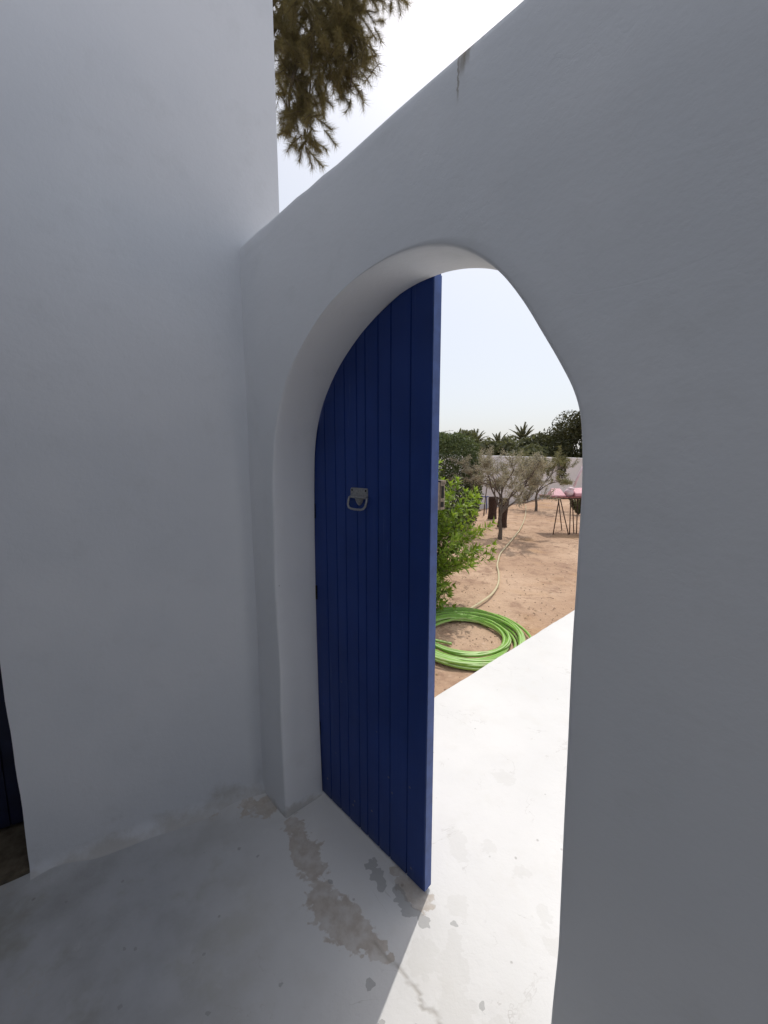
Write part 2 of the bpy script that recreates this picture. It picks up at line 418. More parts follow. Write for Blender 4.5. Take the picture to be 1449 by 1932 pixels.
ARCH_B = [(.012, -.14), (.012, 0), (.001, .38), (-.004, .75), (-.003, 1.105), (.006, 1.44), (.022, 1.589), (.054, 1.685), (.106, 1.768), (.179, 1.847), (.268, 1.915), (.348, 1.960), (.432, 1.996), (.519, 2.014), (.610, 2.016),
          (.677, 2.008), (.742, 1.991), (.803, 1.965), (.86, 1.925), (.915, 1.865), (.965, 1.79), (1.01, 1.71), (1.045, 1.64), (1.065, 1.58), (1.075, 1.52), (1.082, 1.46), (1.084, 1.378), (1.085, 1.279), (1.085, 1.144), (1.088, .96), (1.09, .775), (1.092, .606), (1.095, .479), (1.092, .296), (1.095, .1), (1.09, -.14)]
TH = .182
def arched_wall():
    F = catmull(ARCH_F, 5); Bk = catmull(ARCH_B, 5); N = len(F)
    sl, sr, zt = -.27, 5.2, 2.325
    L1 = zt+.14; L2 = sr-sl; tot = 2*L1+L2
    # key correspondences: arch index -> outer position
    cx, cz = .54, 1.40
    outer = []
    for i, (s, z) in enumerate(F):
        if z <= cz and s < cx: outer.append((sl, z))
        elif z <= cz and s > cx: outer.append((sr, z))
        else:
            a = math.atan2(z-cz, s-cx)          # pi..0
            t = 1-a/math.pi                      # 0..1
            if t < .12: outer.append((sl, cz+(zt-cz)*t/.12))
            elif t > .9: outer.append((sr, zt-(zt-cz)*(t-.9)/.1))
            else:
                w = (t-.12)/.78
                outer.append((sl+(sr-sl)*w**1.25, zt))
    v = []; rows = []
    def wav(s, z, k): return .0045*noise.noise(Vector((s*2.2, z*2.2, k)))+.0022*noise.noise(Vector((s*7, z*7, k+3)))
    def edgewob(s): return .007*noise.noise(Vector((s*3.5, 4, 0)))+.0035*noise.noise(Vector((s*13, 8, 0)))
    rc = .010
    NR = 26
    def row(i):
        out = []
        (fs, fz), (bs, bz), (os, oz) = F[i], Bk[i], outer[i]
        top = abs(oz-zt) < 1e-6
        dirv = Vector((os-fs, oz-fz)); L = dirv.length; dirv.normalize()
        # front, from outer edge to arch
        zo = oz + (edgewob(os) if top else 0)
        rt = .022
        if top:
            pass
        for k in range(NR+1):
            w = 1-(k/NR)
            w = w**1.35
            r0 = rc/L
            ww = r0+(1-r0)*w
            s = fs+(os-fs)*ww; z = fz+(zo-(rt if top else 0)-fz)*ww
            out.append(W(s, wav(s, z, 0), z))
        # rounded arris
        ad = dirv
        for a in (30, 60, 90):
            q = R(a)
            out.append(W(fs+ad.x*rc*(1-math.sin(q)), rc*(1-math.cos(q))+wav(fs, fz, 0)*(1-a/90), fz+ad.y*rc*(1-math.sin(q))))
        for k in range(1, 7):
            t = k/7
            wob = .003*noise.noise(Vector((i*.09, t*3, 2)))
            out.append(W(fs+(bs-fs)*t-ad.x*wob, rc+(TH-2*rc)*t, fz+(bz-fz)*t-ad.y*wob))
        d2 = Vector((os-bs, oz-bz)); L2_ = d2.length; d2.normalize()
        for a in (0, 30, 60, 90):
            q = R(a); rb = .005
            out.append(W(bs+d2.x*rb*(1-math.cos(q)), TH-rb+rb*math.sin(q), bz+d2.y*rb*(1-math.cos(q))))
        for k in range(1, 9):
            t = k/8
            s = bs+d2.x*.005+(os-bs)*t*(1-.005/L2_); z = bz+(zo-(rt if top else 0)-bz)*t
            out.append(W(s, TH, z))
        if top:
            for a in (30, 60, 90): out.append(W(os, TH-rt*(1-math.cos(R(a))), zo-rt+rt*math.sin(R(a))))
            out.append(W(os, TH*.5, zo+.004))
            for a in (90, 60, 30): out.append(W(os, rt*(1-math.cos(R(a))), zo-rt+rt*math.sin(R(a))))
        else:
            for a in range(7): out.append(W(os, TH*(1-(a+1)/8), oz))
        return out
    for i in range(N): rows.append(row(i))
    m = len(rows[0]); f = []
    for r in rows: v += r
    for i in range(N-1):
        for k in range(m):
            k2 = (k+1) % m
            f.append((i*m+k, (i+1)*m+k, (i+1)*m+k2, i*m+k2))
    t = empty('arched_wall', W(.5, .09, 0))
    tag(t, 'thick white plastered wall pierced by a rounded archway', 'wall')
    o = mk('wall', v, f, M['wall'], t, None, True)
    # weather streaks that run down from the top edge
    mb = MB()
    return t
aw = arched_wall()

# ------------------------------------------------------------------ house on the left
def house():
    t = empty('white_house', B(1.0, 0, 0))
    tag(t, 'tall white plastered house with a dark blue door, left of the arch', 'house')
    H = 4.3; D = 3.2; x0, x1 = -.155, 6.0; d0, d1, dz = .815, 1.66, 2.02; dep = .26
    mb = MB()
    def wob(a, z): return .006*noise.noise(Vector((a*1.4, z*1.4, 20)))+.002*noise.noise(Vector((a*6, z*6, 2)))
    def fw(a, z):                       # front face, spreading in a soft cove at its foot
        q = -.028*max(0, 1-z/.07)**2 if z >= 0 else -.028
        lean = 0
        return B(a, q+wob(a, z)+lean, z)
    As = steps([(x0, d0, .0485), (d0, d1, .06), (d1, x1, .12)]); Zs = steps([(-.14, 0, .14), (0, .1, .01), (.1, dz, .06), (dz, H, .08)])
    idx = {}
    for j, z in enumerate(Zs):
        for i, a in enumerate(As):
            aa = a
            if abs(a-d0) < 1e-6 and z < dz: aa = a+.018*(z/dz)+.004*noise.noise(Vector((z*5, 0, 0)))   # jamb leans a little
            idx[i, j] = len(mb.v); mb.v.append(fw(aa, z))
    for j in range(len(Zs)-1):
        for i in range(len(As)-1):
            am = (As[i]+As[i+1])/2; zm = (Zs[j]+Zs[j+1])/2
            if d0 < am < d1 and zm < dz: continue
            mb.f.append((idx[i, j], idx[i+1, j], idx[i+1, j+1], idx[i, j+1]))
    # reveals of the doorway
    i0 = min(range(len(As)), key=lambda i: abs(As[i]-d0)); i1 = min(range(len(As)), key=lambda i: abs(As[i]-d1)); jt = min(range(len(Zs)), key=lambda j: abs(Zs[j]-dz))
    for ii in (i0, i1):
        for j in range(jt):
            a, b = idx[ii, j], idx[ii, j+1]; n = len(mb.v)
            mb.v += [mb.v[a]+SX*BN[0]*dep+DX*BN[1]*dep, mb.v[b]+SX*BN[0]*dep+DX*BN[1]*dep]
            mb.f.append((a, b, n+1, n))
    for i in range(i0, i1):
        a, b = idx[i, jt], idx[i+1, jt]; n = len(mb.v)
        mb.v += [mb.v[a]+SX*BN[0]*dep+DX*BN[1]*dep, mb.v[b]+SX*BN[0]*dep+DX*BN[1]*dep]
        mb.f.append((a, b, n+1, n))
    # other faces and the roof
    nj = len(Zs)-1
    c = [B(x0, D, -.14), B(x1, D, -.14), B(x0, D, H), B(x1, D, H)]
    n = len(mb.v); mb.v += c
    mb.f.append(tuple([idx[0, j] for j in range(nj+1)]+[n+2, n]))
    mb.f.append(tuple([idx[len(As)-1, j] for j in range(nj, -1, -1)]+[n+1, n+3]))
    mb.f.append((n, n+2, n+3, n+1))
    mb.f.append(tuple([idx[i, nj] for i in range(len(As))]+[n+3, n+2]))
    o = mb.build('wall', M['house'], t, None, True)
    o.data.set_sharp_from_angle(angle=R(35))
    # sill
    s = MB(); s.box(B, d0+.001, d1-.001, .004, dep+.1, -.1, .045)
    s.build('threshold', M['concrete'], t)
    # unseen blocks and roof behind the viewpoint, added to shade the courtyard
    rw = MB(); rw.box(W, -2.4, 6.0, -6.5, -3.3, -.14, 4.3); rw.box(W, 3.4, 6.0, -3.3, -.001, -.14, 4.3)
    rw.build('added_shade_block', M['house'], t)
    pr = MB(); pr.box(W, -1.2, 3.4, -3.3, -1.18, 2.62, 2.80); pr.build('added_shade_roof', M['house'], t)
    # inner blue door
    dm = MB()
    w = (d1-d0)/7
    for k in range(7): dm.box(B, d0+k*w+.003, d0+(k+1)*w-.003, dep-.03, dep+.01, .062, dz-.01)
    dm.box(B, d0+.003, d1-.003, dep-.022, dep+.02, .062, dz-.01)
    dr = dm.build('door', M['recess_shaded_blue'], t)
    hm = MB(); hm.tube([B(1.55, dep-.03, 1.0), B(1.55, dep-.08, 1.0), B(1.45, dep-.08, 1.0)], .009)
    sub('handle', hm.v, hm.f, M['metal'], dr, t, True)
    return t
house()

# ------------------------------------------------------------------ blue arched door leaf
def interp_back(s):
    pts = [p for p in catmull(ARCH_B, 8) if p[1] > 1.3 and p[0] < .7]
    if s <= pts[0][0]: return None
    for (a, b), (c, d) in zip(pts, pts[1:]):
        if a <= s <= c: return b+(d-b)*(s-a)/(c-a+1e-9)
    return pts[-1][1]
def door():
    t = empty('arched_door', W(.0, .2, 0))
    tag(t, 'dark blue arched leaf of vertical planks, closed in the left half of the archway', 'door')
    gro = [-.02, .072, .137, .195, .262, .308, .371, .430, .514, .596]
    d0, d1 = .186, .222; s_end = .596
    def top(s): 
        z = interp_back(s)
        if z is None or s < .02: z = 1.58
        return z+.022
    for k in range(len(gro)-1):
        mb = MB()
        a, b = gro[k], gro[k+1]; g = .0022
        n = 7; fr, bk = [], []
        cols = [a+(b-a)*i/(n-1) for i in range(n)]
        # profile across the plank: v-grooved edges
        prof = []
        for i, s in enumerate(cols):
            prof.append((s, d0))
        prof[0] = (a+g*.3, d0+.006); prof.insert(1, (a+g+.001, d0))
        e = b-g*.3 if k < len(gro)-2 else b
        prof[-1] = (e, d0+(.006 if k < len(gro)-2 else .002)); prof.insert(-1, (e-g, d0))
        zs = [.006+.25*i for i in range(6)]
        m = len(prof)
        v = []; f = []
        nz = 8
        for s, d in prof:
            zt = top(s)
            for j in range(nz+1):
                v.append(W(s, d+.0006*noise.noise(Vector((s*20, j*.4, k))), .012+(zt-.012)*j/nz))
        for i in range(m-1):
            for j in range(nz): f.append((i*(nz+1)+j, (i+1)*(nz+1)+j, (i+1)*(nz+1)+j+1, i*(nz+1)+j+1))
        n0 = len(v)
        for s in (prof[0][0], prof[-1][0]):
            v += [W(s, d1, .012), W(s, d1, top(s))]
        f.append((0, nz, n0+1, n0)); last = (m-1)*(nz+1)
        f.append((last, n0+2, n0+3, last+nz)); f.append((n0, n0+1, n0+3, n0+2))
        f.append(tuple([i*(nz+1)+nz for i in range(m)]+[n0+3, n0+1]))
        f.append(tuple([i*(nz+1) for i in range(m-1, -1, -1)]+[n0, n0+2]))
        mk('plank', v, f, M['blue'], t)
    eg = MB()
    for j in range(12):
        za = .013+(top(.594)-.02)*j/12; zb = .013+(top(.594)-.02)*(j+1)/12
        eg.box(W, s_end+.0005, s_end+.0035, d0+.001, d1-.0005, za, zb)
    eg.build('meeting_edge', M['bounce_lit_blue'], t)
    # ledges on the garden side
    for z0 in (.25, 1.05, 1.62):
        mb = MB(); mb.box(W, .06, .58, d1+.0005, d1+.024, z0, z0+.10); mb.build('ledge', M['blue'], t)
    # pull handle: plate, shield and bail
    hd = MB()
    def P(x, z, d): return W(.275+x*.88, d0-d*.9, 1.378+z*.88)
    plate = [(-.052, .030), (-.047, .034), (.047, .034), (.052, .030), (.052, -.002), (.047, -.006), (.026, -.008), (.020, -.022), (.010, -.034), (0, -.039), (-.010, -.034), (-.020, -.022), (-.026, -.008), (-.047, -.006), (-.052, -.002)]
    n = len(plate)
    v = [P(x, z, .0005) for x, z in plate]+[P(x*.985, z*.985, .004) for x, z in plate]
    hd.add(v, [tuple(range(n, 2*n))]+[(i, (i+1) % n, n+(i+1) % n, n+i) for i in range(n)])
    hd.tube([P(-.050, -.004, .008), P(.050, -.004, .008)], .0048, 8)
    h = hd.build('pull_handle', M['metal'], t)
    bm = MB()
    path = [(-.054, -.004, .008), (-.056, -.018, .012), (-.054, -.036, .017), (-.045, -.048, .020), (-.030, -.052, .022), (0, -.053, .023), (.030, -.052, .022), (.045, -.048, .020), (.054, -.036, .017), (.056, -.018, .012), (.054, -.004, .008)]
    bm.tube([P(*p) for p in path], .0042, 8)
    sub('bail', bm.v, bm.f, M['metal'], h, t, True)
    bo = MB()
    bo.add([P(-.017, -.004, .0045), P(.017, -.004, .0045), P(.012, -.024, .007), P(0, -.033, .005), P(-.012, -.024, .007), P(0, -.014, .013)], [(0, 1, 5), (1, 2, 5), (2, 3, 5), (3, 4, 5), (4, 0, 5)])
    sub('boss', bo.v, bo.f, M['metal'], h, t)
    for x in (-.042, .042):
        sc = MB(); sc.tube([P(x, .024, .0041), P(x, .024, .0048)], .0038, 10)
        sub('screw', sc.v, sc.f, M['dark'], h, t)
    # rim lock keep on the meeting edge
    lk = MB(); lk.box(W, .50, .598, d1+.001, d1+.012, 1.352, 1.438)
    lk.box(W, .590, .600, d1+.012, d1+.034, 1.352, 1.438); lk.box(W, .50, .600, d1+.013, d1+.040, 1.432, 1.444)
    l = lk.build('lock', M['brass'], t)
    sl = MB(); sl.box(W, .5995, .6012, d1+.016, d1+.028, 1.388, 1.426); sl.box(W, .5995, .6012, d1+.014, d1+.028, 1.360, 1.377)
    sub('keyhole', sl.v, sl.f, M['dark'], l, t)
    for z in (.32, .95, 1.30):
        hg = MB(); hg.tube([W(-.004, d0-.002, z-.03), W(-.004, d0-.002, z+.03)], .005, 8); hg.build('hinge', M['dark'], t, None, True)
door()

# ------------------------------------------------------------------ hoses
def hose(name, pts, r, mat, label, base, spacing=.03):
    mb = MB(); n = 10
    mb.tube(pts, r, n)
    o = mb.build(name, mat, None, base, True)
    a = o.data.attributes.new('stripe', 'FLOAT', 'POINT')
    a.data.foreach_set('value', [1.0 if (i % n) in (1, 4, 7) else 0.0 for i in range(len(mb.v))])
    tag(o, label, 'hose')
    return o
def coil():
    cx, cy = .745, 3.37
    pts = []; turns = 17; per = 46
    for k in range(turns*per+14):
        a = 2*math.pi*k/per + .6; tn = k/per
        ti = int(tn); fr = tn-ti
        def rr(i): random.seed(100+i); return .425+.105*random.uniform(-1, 1), .06*random.uniform(-1, 1), .05*random.uniform(-1, 1), random.uniform(0, 6.28)
        r0, x0, y0, p0 = rr(ti); r1, x1, y1, p1 = rr(ti+1)
        w = fr*fr*(3-2*fr)
        r = r0+(r1-r0)*w + .018*math.sin(2*a+p0*(1-w)+p1*w)
        ex = x0+(x1-x0)*w; ey = y0+(y1-y0)*w
        lay = .016+.0135*(tn*.62 % 3.3)
        z = GZ+lay+.010*math.sin(a*2+p0)
        pts.append(Vector((cx+ex+r*math.cos(a)*1.03, cy+ey+r*math.sin(a)*1.12, max(z, GZ+.012))))
    for _ in range(2): pts = [pts[0]]+[(pts[i-1]+pts[i]*2+pts[i+1])/4 for i in range(1, len(pts)-1)]+[pts[-1]]
    # loose end crossing the left side
    e = pts[-1]; pts += [e+Vector((-.05, .07, .02)), e+Vector((-.13, .10, .03)), e+Vector((-.22, .06, .01)), e+Vector((-.27, -.04, -.005)), e+Vector((-.24, -.16, -.01)), e+Vector((-.12, -.26, -.01)), e+Vector((.02, -.34, .0)), e+Vector((.18, -.42, .0))]
    pts = pts[:-8]+[Vector((x, y, 0)) for x, y in []]+[Vector((a_[0], a_[1], max(z_, GZ+.02))) for (a_, z_) in zip(catmull([(q.x, q.y) for q in pts[-8:]], 3), [e.z]*22)]
    random.seed(11)
    hose('coiled_hose', pts, .0125, M['green_hose'], 'thick coil of bright green garden hose beside the paved edge', Vector((cx, cy, GZ)))
    pts = [(.36, 3.75, .03), (.40, 3.62, .055), (.46, 3.50, .06), (.50, 3.30, .05), (.58, 3.12, .05), (.75, 2.98, .055), (.98, 3.02, .055), (1.12, 3.12, .06)]
coil()
hp = [(.80, 3.90), (.89, 3.99), (1.09, 4.21), (1.31, 4.51), (1.51, 4.92), (1.66, 5.40), (1.76, 5.82), (1.90, 6.22), (2.08, 6.69), (2.48, 7.49), (2.89, 8.32), (3.21, 8.98), (3.81, 10.36), (4.55, 12.23), (5.39, 14.53)]
hpp = [Vector((x, y, GZ+.022+.01*noise.noise(Vector((x*2, y*2, 0))))) for x, y in catmull(hp, 6)]
hose('garden_hose', hpp, .0125, M['cream_hose'], 'sun bleached cream hose snaking across the sand to the far wall', Vector((2, 6, GZ)))

# ------------------------------------------------------------------ plants
def shoot_path(p, d, L, droop, n=7, wig=.12):
    pts = [p.copy()]; d = d.normalized()
    for i in range(n):
        d = (d+rnd_dir()*wig+Vector((0, 0, droop/n))).normalized()
        pts.append(pts[-1]+d*L/n)
    return pts
def leafy_bush():
    random.seed(5)
    base = Vector((.22, 4.12, GZ))
    t = empty('leafy_shrub', base)
    tag(t, 'bright green shrub with pointed glossy leaves beside the coiled hose', 'shrub')
    st = MB(); lf = MB()
    for k in range(430):
        # every shoot reaches for a point of a crown that overhangs on the garden side
        v_ = rnd_dir()*random.random()**.4
        cz = .70
        e = Vector((base.x+.22+v_.x*.80, base.y+.10+v_.y*.62, cz+v_.z*.84))
        if e.z < .35: e.x = base.x+.12+v_.x*.46
        if e.z < GZ+.06: e.z = GZ+.06+random.random()*.2
        if k % 4 == 0:
            a_ = u(0, 6.28); q_ = u(.15, .42); e = Vector((base.x+.16+math.cos(a_)*q_, base.y-.02+math.sin(a_)*q_, u(GZ+.08, .5)))
        e.z += .10*noise.noise(Vector((e.x*4, e.y*4, 0)))
        p = base+Vector((u(-.12, .12), u(-.12, .12), 0))
        m1 = p.lerp(e, .45)+Vector((0, 0, .12))-Vector((v_.x, v_.y, 0))*.08
        pts = []
        for i in range(9):
            q = i/8; pts.append(p*(1-q)**2+m1*2*q*(1-q)+e*q*q+rnd_dir()*.008*q)
        L = (e-p).length
        st.tube(pts, [.006*(1-.8*i/8) for i in range(9)], 5)
        n = int(L*38)
        for i in range(n):
            fr = (.40+.60*i/n); q = fr*8; j = min(int(q), 7); pp = pts[j].lerp(pts[j+1], q-j)
            td = (pts[j+1]-pts[j]).normalized(); o = td.orthogonal(); o.rotate(Matrix.Rotation(i*2.4+u(-.3, .3), 3, td))
            ld = o*u(.7, 1.0)+td*u(.25, .9)+Vector((0, 0, u(-.25, .15)))
            lf.leaf(pp, ld, td, u(.06, .10), u(.018, .030))
        for i in range(9):                   # whorl at the tip
            td = (pts[-1]-pts[-2]).normalized(); o = td.orthogonal(); o.rotate(Matrix.Rotation(i*.7+u(-.2, .2), 3, td))
            lf.leaf(pts[-1], o*u(.4, .9)+td*u(.5, 1.1), td, u(.055, .095), u(.016, .026))
    st.build('stems', M['bark'], t); lf.build('foliage', M['bushleaf'], t)
leafy_bush()

def hedge():
    random.seed(9)
    c = at(838, 870, 9.2); c.z = GZ
    t = empty('clipped_hedge', c)
    tag(t, 'clipped rounded dark hedge standing behind the bright green shrub', 'hedge')
    lf = MB(); st = MB()
    hx, hy, hz = .80, .8, 2.2
    for k in range(30000):
        a = rnd_dir(); q = .70+.34*random.random()**.5
        # superellipsoid
        s = (abs(a.x)**3.5+abs(a.y)**3.5+abs(a.z)**3.5)**(-1/3.5)
        wob = 1+.05*noise.noise(a*4)
        p = Vector((a.x*s*hx, a.y*s*hy, a.z*s*hz*.5))*q*wob
        p = c+Vector((p.x, p.y, hz*.5+p.z+.04))
        lf.leaf(p, rnd_dir()+Vector((0, 0, .3)), rnd_dir(), u(.04, .075), u(.02, .035))
    for k in range(16):
        st.tube(shoot_path(c+Vector((u(-.2, .2), u(-.2, .2), 0)), Vector((u(-.5, .5), u(-.5, .5), 1)), 1.7, 0), .012, 5)
    st.build('stems', M['bark'], t); lf.build('foliage', M['hedgeleaf'], t)
hedge()

def grow(st, tips, p, d, L, r, depth, spread, up, wig=.18, kids=(3, 4)):
    n = 5; pts = [p.copy()]; dd = d.normalized()
    for i in range(n):
        dd = (dd+rnd_dir()*wig+Vector((0, 0, up))).normalized(); pts.append(pts[-1]+dd*L/n)
    st.tube(pts, [max(r*(1-.45*i/n), .0015) for i in range(n+1)], 7 if depth > 1 else 4, False)
    if depth == 0:
        tips.append(pts); return
    for k in range(random.randint(*kids)):
        i = random.randint(2, n) if k else n
        o = rnd_dir(); nd = (dd+o*spread).normalized()
        grow(st, tips, pts[i], nd, L*u(.6, .85), r*.6, depth-1, spread, up, wig, kids)
def olive(base, H, label, mat, seed, dens, spread=.75, kids=(3, 4), name='olive_tree'):
    random.seed(seed)
    t = empty(name, base); tag(t, label, 'tree', 'small trees in the sandy garden')
    st = MB(); tips = []
    p = base.copy(); p.z -= .05
    tr = [p, p+Vector((.01, 0, H*.1)), p+Vector((-.01, .02, H*.2)), p+Vector((.01, 0, H*.28))]
    st.tube(tr, [.052, .040, .036, .034], 9, False)
    for d in (Vector((-.55, .1, 1)), Vector((.50, -.2, 1)), Vector((.05, .4, 1.0)), Vector((.9, .1, .8))):
        grow(st, tips, tr[-1]-Vector((0, 0, u(0, .06))), d, H*.27, .024, 3, spread, .03, .2, kids)
    lf = MB()
    for pts in tips:
        for i in range(dens):
            q = u(0, 4.99); j = int(q); pp = pts[j].lerp(pts[j+1], q-j)
            td = pts[j+1]-pts[j]
            lf.leaf(pp+rnd_dir()*u(0, .085), td.normalized()*.6+rnd_dir(), rnd_dir(), u(.025, .05), u(.007, .012))
    st.build('trunk', M['olive_bark'], t, None, True); lf.build('crown', mat, t)
    return t
b1 = gnd(943, 1017); olive(b1, 2.3, 'thin grey olive tree with sparse wispy crown in front of the stumps', M['oliveleaf'], 21, 160, .95)
b2 = gnd(1011, 964); olive(b2, 2.35, 'greener bushy olive tree close to the far wall, beyond the grey one', M['oliveleaf2'], 33, 160, .9)

def stump(px, py, h, r, label, seed):
    random.seed(seed); b = gnd(px, py); b.z = GZ-.02
    mb = MB(); n = 18; prof = [(0, 1.12), (.06, 1.05), (.2, .97), (.4, .93), (.6, .98), (.8, 1.05), (.93, 1.1), (1.0, 1.02)]
    v = []; f = []
    for z, q in prof:
        for k in range(n):
            a = 2*math.pi*k/n; rr = r*q*(1+.10*noise.noise(Vector((math.cos(a)*2, math.sin(a)*2, z*4+seed))))
            v.append(b+Vector((math.cos(a)*rr+.03*z, math.sin(a)*rr, z*h)))
    m = len(prof)
    for j in range(m-1):
        for k in range(n): f.append((j*n+k, j*n+(k+1) % n, (j+1)*n+(k+1) % n, (j+1)*n+k))
    f.append(tuple((m-1)*n+k for k in range(n)))
    o = mk('tree_stump', v, f, M['bark_red'], None, b)
    tag(o, label, 'tree stump', 'stumps near the far wall')
stump(928, 979, .66, .125, 'dark reddish brown stump farther back, next to the thin leaning stick', 3)
stump(947, 993, .74, .115, 'dark reddish brown stump directly behind the grey olive trunk', 4)
# thin stick
mb = MB(); a = at(913, 958, 11.6); a.z = GZ-.05; mb.tube([a, a+Vector((.03, 0, .5)), a+Vector((.08, 0, 1.08))], [.02, .016, .012], 7)
tag(mb.build('stick', M['bark'], None, a, True), 'thin dark stick standing upright against the far white wall', 'stick')
# blue pipe rail
mb = MB(); a = at(850, 940, 12.2); b = at(922, 937, 12.2); mb.tube([a, (a+b)/2, b], .016, 7)
for q in (a.lerp(b, .05), a.lerp(b, .95)): mb.tube([q, Vector((q.x, q.y, GZ-.05))], .014, 6)
tag(mb.build('pipe_rail', M['blue'], None, Vector((a.x, a.y, GZ)), True), 'low thin blue pipe rail in front of the far white wall', 'rail')

# ------------------------------------------------------------------ far garden wall
wa = Vector((4.81, 14.72, 0)); wb = Vector((7.86, 17.88, 0)); wd = (wb-wa).normalized(); wn = Vector((-wd.y, wd.x, 0))
def far_wall():
    mb = MB(); L0, L1 = -7.5, 22.0; n = 90; sec = []
    topz = 1.73
    v = []; f = []
    for i in range(n+1):
        t = L0+(L1-L0)*i/n; p = wa+wd*t; o = wn*(.02*noise.noise(Vector((t, 0, 0))))
        zz = topz+.012*noise.noise(Vector((t*1.5, 5, 0)))
        v += [p+o+Vector((0, 0, GZ-.1)), p+o+Vector((0, 0, zz-.02)), p+o+wn*.02+Vector((0, 0, zz)), p+wn*.18+Vector((0, 0, zz)), p+wn*.2+Vector((0, 0, GZ-.1))]
    for i in range(n):
        for k in range(4): f.append((i*5+k, (i+1)*5+k, (i+1)*5+k+1, i*5+k+1))
    f.append((0, 1, 2, 3, 4)); f.append(tuple(n*5+k for k in (4, 3, 2, 1, 0)))
    o = mk('garden_wall', v, f, M['farwall'], None, wa)
    tag(o, 'long low white boundary wall at the far side of the garden', 'wall')
far_wall()

# ------------------------------------------------------------------ trees beyond the wall
def broad_tree(px, topy, Y, r, label, mat, seed, nl=8000, ls=.19, base_y=None, sq=1.0):
    random.seed(seed)
    top = at(px, topy, Y); b = Vector((top.x, top.y, GZ)); H = top.z-GZ
    t = empty('broadleaf_tree', b); tag(t, label, 'tree', 'trees beyond the far wall')
    st = MB(); cz = H-r*sq*.72
    st.tube([b, b+Vector((.05, 0, H*.3)), b+Vector((0, .05, H*.65))], [.16, .13, .08], 8)
    blobs = []
    for k in range(16):
        a = rnd_dir(); c = b+Vector((0, 0, max(cz, r*.6)))+Vector((a.x*r*.72, a.y*r*.72, a.z*r*.66*sq))
        blobs.append((c, r*u(.28, .46)))
        st.tube([b+Vector((0, 0, H*.35)), (b+Vector((0, 0, H*.5)))*.5+c*.5, c], [.06, .04, .015], 5, False)
    for k in range(5):
        a = u(0, 6.28); blobs.append((b+Vector((math.cos(a)*r*.5, math.sin(a)*r*.5, r*.5)), r*.5))
    lf = MB()
    for k in range(nl):
        c, q = random.choice(blobs); a = rnd_dir(); rad = q*(.35+.75*random.random()**.6)
        lf.quad(c+a*rad, ls*u(.6, 1.3), u(.5, .9))
    st.build('trunk', M['bark'], t); lf.build('crown', mat, t)
def palm(px, topy, Y, fl, label, seed, nf=56):
    random.seed(seed)
    c = at(px, topy, Y); c.z -= fl*.72; b = Vector((c.x, c.y, GZ))
    t = empty('palm_tree', b); tag(t, label, 'palm', 'palms beyond the far wall')
    tr = MB(); n = 14
    tr.tube([b+(c-b)*i/n for i in range(n+1)], [.19+(.03 if i % 2 else 0) for i in range(n+1)], 9)
    tr.build('trunk', M['bark'], t)
    lf = MB()
    for k in range(nf):
        a = k*2.4+u(-.2, .2); el = R(88-118*(k/nf)**.8); L = fl*u(.85, 1.1)
        d = Vector((math.cos(a)*math.cos(el), math.sin(a)*math.cos(el), math.sin(el))); pts = [c.copy()]
        for i in range(10):
            d = (d+Vector((0, 0, -.085))).normalized(); pts.append(pts[-1]+d*L/10)
        lf.tube(pts, [.02*(1-.08*i) for i in range(11)], 3, False)
        side = d.cross(Vector((0, 0, 1)))
        if side.length < .01: side = Vector((1, 0, 0))
        side.normalize()
        for i in range(30):
            q = 1.2+8.7*i/30; j = min(int(q), 9); pp = pts[j].lerp(pts[j+1], q-j); td = (pts[j+1]-pts[j]).normalized()
            ll = fl*.22*math.sin(math.pi*min(.95, .18+.8*i/30))
            for sg in (-1, 1):
                lf.leaf(pp, td*.8+side*sg*u(.6, .9)+Vector((0, 0, u(-.1, .35))), Vector((0, 0, 1)), ll, .085)
    lf.build('crown', M['palmleaf'], t)
palm(899, 816, 48, 1.9, 'dark date palm, leftmost palm above the far wall', 51)
palm(941, 822, 42, 1.7, 'low date palm behind the grey olive crown, between two taller palms', 52)
palm(988, 808, 38, 1.9, 'big date palm with spreading fronds above the middle of the far wall', 53)
broad_tree(874, 824, 30, 1.8, 'dark rounded tree left of the leftmost palm', M['treeleaf'], 61)
broad_tree(850, 832, 31, 1.5, 'low dark tree peeping over the clipped hedge', M['treeleaf'], 62)
broad_tree(922, 840, 27, 1.4, 'low bushy tree right of the leftmost palm, just above the wall', M['treeleaf'], 63)
broad_tree(960, 836, 27, 1.7, 'mid green tree between the low palm and the big palm', M['treeleaf'], 64)
broad_tree(1016, 828, 30, 1.8, 'distant dark tree right of the big palm', M['treeleaf'], 65)
broad_tree(1038, 836, 27, 1.6, 'low green tree at the foot of the large dark tree', M['treeleaf'], 66)
broad_tree(1000, 846, 24, 1.3, 'low olive green tree hidden behind the big palm fronds', M['treeleaf'], 67)
broad_tree(1100, 790, 24.5, 2.5, 'large dark tree rising over the right end of the wall', M['darkleaf'], 68, 30000, .11, None, 1.15)
broad_tree(1160, 800, 24, 2.4, 'tall tree farther right behind the wall, mostly hidden by the arch', M['treeleaf'], 69, 3000)
broad_tree(790, 826, 30, 1.8, 'broad tree farther left behind the blue door', M['treeleaf'], 70, 2500)
